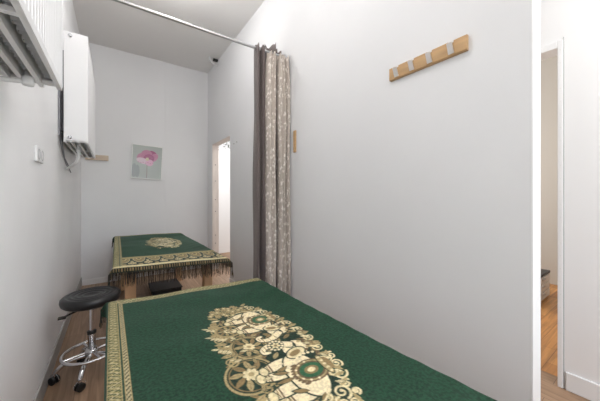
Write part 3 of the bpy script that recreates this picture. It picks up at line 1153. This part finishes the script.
# ------------------------------------------------------------ curtain rod and curtains
t = thing('curtain_rod', (.5, 2.095, 2.462), 'steel curtain rod spanning the room below the ceiling', 'curtain rod')
MB().tube([(XL + .01, 2.095, 2.462), (XR - .01, 2.095, 2.462)], .0125, 16).build('rod', M['steel'], t)
for xa, xb in ((XL, XL + .014), (XR - .014, XR)):
    MB().lathe((xa, 2.095, 2.462), [(.001, 0), (.028, 0), (.028, .006), (.018, .014), (.001, .014)], 20, 'x').build('end_socket', M['steel'], t)


def curtain(name, path, zt, zb, m, label, gather, seed, cat='curtain'):
    r = random.Random(seed)
    P = np.array(catmull(path, 7))
    n = len(P)
    L = np.concatenate([[0], np.cumsum(np.linalg.norm(np.diff(P, axis=0), axis=1))])
    nz = 60
    ctr = P.mean(0)
    ph = [r.uniform(0, 6) for _ in range(4)]
    V, UV = [], []
    for i in range(n):
        for k in range(nz):
            q = k / (nz - 1)
            top = zt + .012 * sin(i * .55 + ph[0]) * gather[1] - gather[2] * min(1, max(0, (1.10 - P[i, 0]) / .03))
            z = top + (zb - top) * q
            pin = 1 - gather[0] * math.exp(-((zt - z) / .10) ** 2)
            x = ctr[0] + (P[i, 0] - ctr[0]) * (pin + .04 * (q - .3))
            y = ctr[1] + (P[i, 1] - ctr[1]) * (.8 + .35 * q) * pin
            x += .004 * sin(z * 5 + ph[1] + i * .15) * min(1, q * 4)
            y += .005 * sin(z * 4 + ph[2] + i * .2) * min(1, q * 4)
            V.append((min(x, XR - .003), y, z))
            UV.append((L[i] * 3.2, z * 2.2))
    V = np.array(V)
    o = grid_object(name, V, n, nz, m, None, uv=np.array(UV), origin=(ctr[0], ctr[1], zb))
    so = o.modifiers.new('thickness', 'SOLIDIFY')
    so.thickness = .0015
    return tag(o, label, cat)


curtain('curtain', [(1.285, 2.14), (1.26, 2.17), (1.23, 2.125), (1.20, 2.16), (1.182, 2.12), (1.176, 2.035), (1.168, 2.035), (1.163, 2.12), (1.14, 2.16), (1.11, 2.12),
                    (1.085, 2.08), (1.066, 2.04), (1.05, 2.06), (1.04, 2.10), (1.025, 2.06), (1.008, 2.035), (1.0, 2.07), (1.006, 2.15)],
        2.532, .03, M['taupe'], 'dark taupe curtain gathered against right wall, behind the lace', (.0, .7, .05), 1)
curtain('curtain', [(1.085, 2.10), (1.076, 2.045), (1.098, 2.0), (1.120, 2.022), (1.138, 1.996), (1.158, 2.02), (1.162, 2.075), (1.184, 2.075), (1.187, 2.02), (1.204, 1.992),
                    (1.222, 2.018), (1.240, 1.992), (1.252, 2.02), (1.258, 2.06), (1.266, 2.02), (1.280, 1.985), (1.292, 2.0), (1.294, 2.05)],
        2.425, .02, M['lace'], 'cream patterned lace curtain hanging in front of the taupe one', (.10, 1.0, 0), 2)

# ------------------------------------------------------------ picture on the back wall
px, pz, pw, ph_ = .413, 1.678, .40, .50
t = thing('framed_picture', (px, YB - .008, pz), 'square framed picture of a pink poppy on back wall', 'picture')
fw = .012
fb = MB()
fb.box(px - pw / 2, px + pw / 2, YB - .022, YB - .003, pz - ph_ / 2, pz - ph_ / 2 + fw)
fb.box(px - pw / 2, px + pw / 2, YB - .022, YB - .003, pz + ph_ / 2 - fw, pz + ph_ / 2)
fb.box(px - pw / 2, px - pw / 2 + fw, YB - .022, YB - .003, pz - ph_ / 2 + fw, pz + ph_ / 2 - fw)
fb.box(px + pw / 2 - fw, px + pw / 2, YB - .022, YB - .003, pz - ph_ / 2 + fw, pz + ph_ / 2 - fw)
fb.build('frame', M['frame'], t, bevel=.002)


def poppy():
    c = Canvas(-.2, .2, -.25, .25, .0025)
    c.rgb[:] = np.array(srgb(178, 184, 180))
    c.rgb[:, :, :] *= (1.0 + .06 * np.sin(np.linspace(0, 5, c.ns))[:, None, None])
    for (s, t_, rs, rt) in ((-.16, -.13, .035, .10), (-.12, -.14, .03, .09)):
        c.ell(s, t_, rs, rt, srgb(160, 164, 166))
    st_ = [(.0, -.25), (.002, -.15), (.0, -.05), (.01, .0)]
    c.stroke([tuple(p) for p in catmull(st_, 6)], .008, .007, srgb(150, 132, 132))
    pink, deep, light = srgb(196, 136, 164), srgb(164, 92, 128), srgb(220, 198, 208)
    for (s, t_, rs, rt, a, cc) in ((-.06, .07, .075, .06, .3, pink), (.05, .10, .08, .075, -.2, deep), (-.01, .12, .07, .06, 0, pink), (.085, .075, .045, .07, -.6, pink), (.02, .06, .07, .06, .2, deep)):
        c.ell(s, t_, rs, rt, cc, a)
    for k in range(24):
        a = .4 + 2.3 * k / 23
        c.stroke([(.02 + .03 * cos(a), .04 + .03 * sin(a)), (.02 + .11 * cos(a), .05 + .10 * sin(a))], .002, .003, deep if k % 2 else pink)
    c.ell(-.055, .015, .085, .042, light, -.25)
    c.ell(.03, -.005, .05, .048, srgb(222, 176, 200), .6)
    c.ell(.0, .045, .022, .024, srgb(214, 206, 170))
    for k in range(7):
        c.ell(-.11 + .03 * k, -.005 - .01 * (k % 2), .010, .005, pink, -.2)
    return c


pc = poppy()
S = np.linspace(-pw / 2 + fw, pw / 2 - fw, 150)
T = np.linspace(-ph_ / 2 + fw, ph_ / 2 - fw, 190)
ss, tt = [q.ravel() for q in np.meshgrid(S, T, indexing='ij')]
cl, _ = pc.sample(ss * .999, tt * .999)
grid_object('print', np.column_stack([px + ss, np.full_like(ss, YB - .014), pz + tt]), 150, 190, M['print'], t, colors=cl)
MB().box(px - pw / 2 + .003, px + pw / 2 - .003, YB - .012, YB - .004, pz - ph_ / 2 + .003, pz + ph_ / 2 - .003).build('backing', M['frame'], t)
t.rotation_euler = (0, R_(2.5), 0)

# ------------------------------------------------------------ small clip at the ceiling edge
t = thing('ceiling_clip', (1.27, 4.0, 3.2), 'small black and white clip where ceiling meets right wall', 'clip')
MB().box(1.225, 1.295, 3.99, 4.03, ZC - .032, ZC).build('black_block', M['blackpl'], t, bevel=.004)
MB().tube(catmull([(1.295, 4.0, ZC - .09), (1.26, 3.99, ZC - .098), (1.21, 3.985, ZC - .085), (1.17, 3.98, ZC - .05), (1.16, 3.98, ZC - .002)], 5), .008, 8).build('white_hook', M['clear'], t)

# ------------------------------------------------------------ room behind the right wall: white partition and a plant on it
t = thing('partition_screen', (2.0, 5.45, 0), 'tall white partition seen through the doorway in the right wall', 'partition')
MB().box(1.42, 2.9, 5.40, 5.50, 0, 2.12).build('panel', M['trim'], t, bevel=.005)
MB().box(1.40, 2.92, 5.385, 5.515, 2.12, 2.145).build('cap', M['trim'], t, bevel=.004)
t = thing('potted_plant', (2.05, 5.45, 2.145), 'leafy green plant on top of the white partition beyond the doorway', 'plant')
MB().lathe((2.05, 5.45, 2.145), [(.001, 0), (.04, 0), (.05, .08), (.046, .08), (.001, .07)], 20).build('pot', M['trim'], t)
lf = MB()
rr = random.Random(4)
for k in range(90):
    a = rr.uniform(0, 2 * pi)
    d = rr.uniform(.02, .19)
    c = np.array((2.05 + d * cos(a) * 1.0, 5.45 + d * sin(a) * .7, 2.18 + rr.uniform(-.03, .18) + .1 * (.19 - d)))
    e = np.array((cos(a), sin(a), rr.uniform(-.8, .3))) * rr.uniform(.035, .06)
    w = np.cross(e, (0, 0, 1))
    w = w / np.linalg.norm(w) * .016
    lf.add([c, c + e * .5 + w, c + e, c + e * .5 - w + np.array((0, 0, .004))], [(0, 1, 2, 3)])
lf.build('foliage', M['leaf'], t)

# ------------------------------------------------------------ low drawer cabinet in the side room
t = thing('drawer_cabinet', (4.02, 1.2, 0), 'low white drawer cabinet with dark top in the side room', 'cabinet')
MB().box(3.70, 4.235, .90, 1.60, 0, .28).build('body', M['cabwhite'], t, bevel=.004)
MB().box(3.69, 4.245, .885, 1.61, .28, .305).build('top', M['cabdark'], t, bevel=.003)
for k in range(3):
    z = .02 + k * .087
    d = MB().box(3.715, 4.22, .885, .90, z, z + .078).build('drawer', M['cabwhite'], t, bevel=.003)
    MB().box(3.92, 4.02, .872, .885, z + .05, z + .06).build('handle', M['steel'], d)
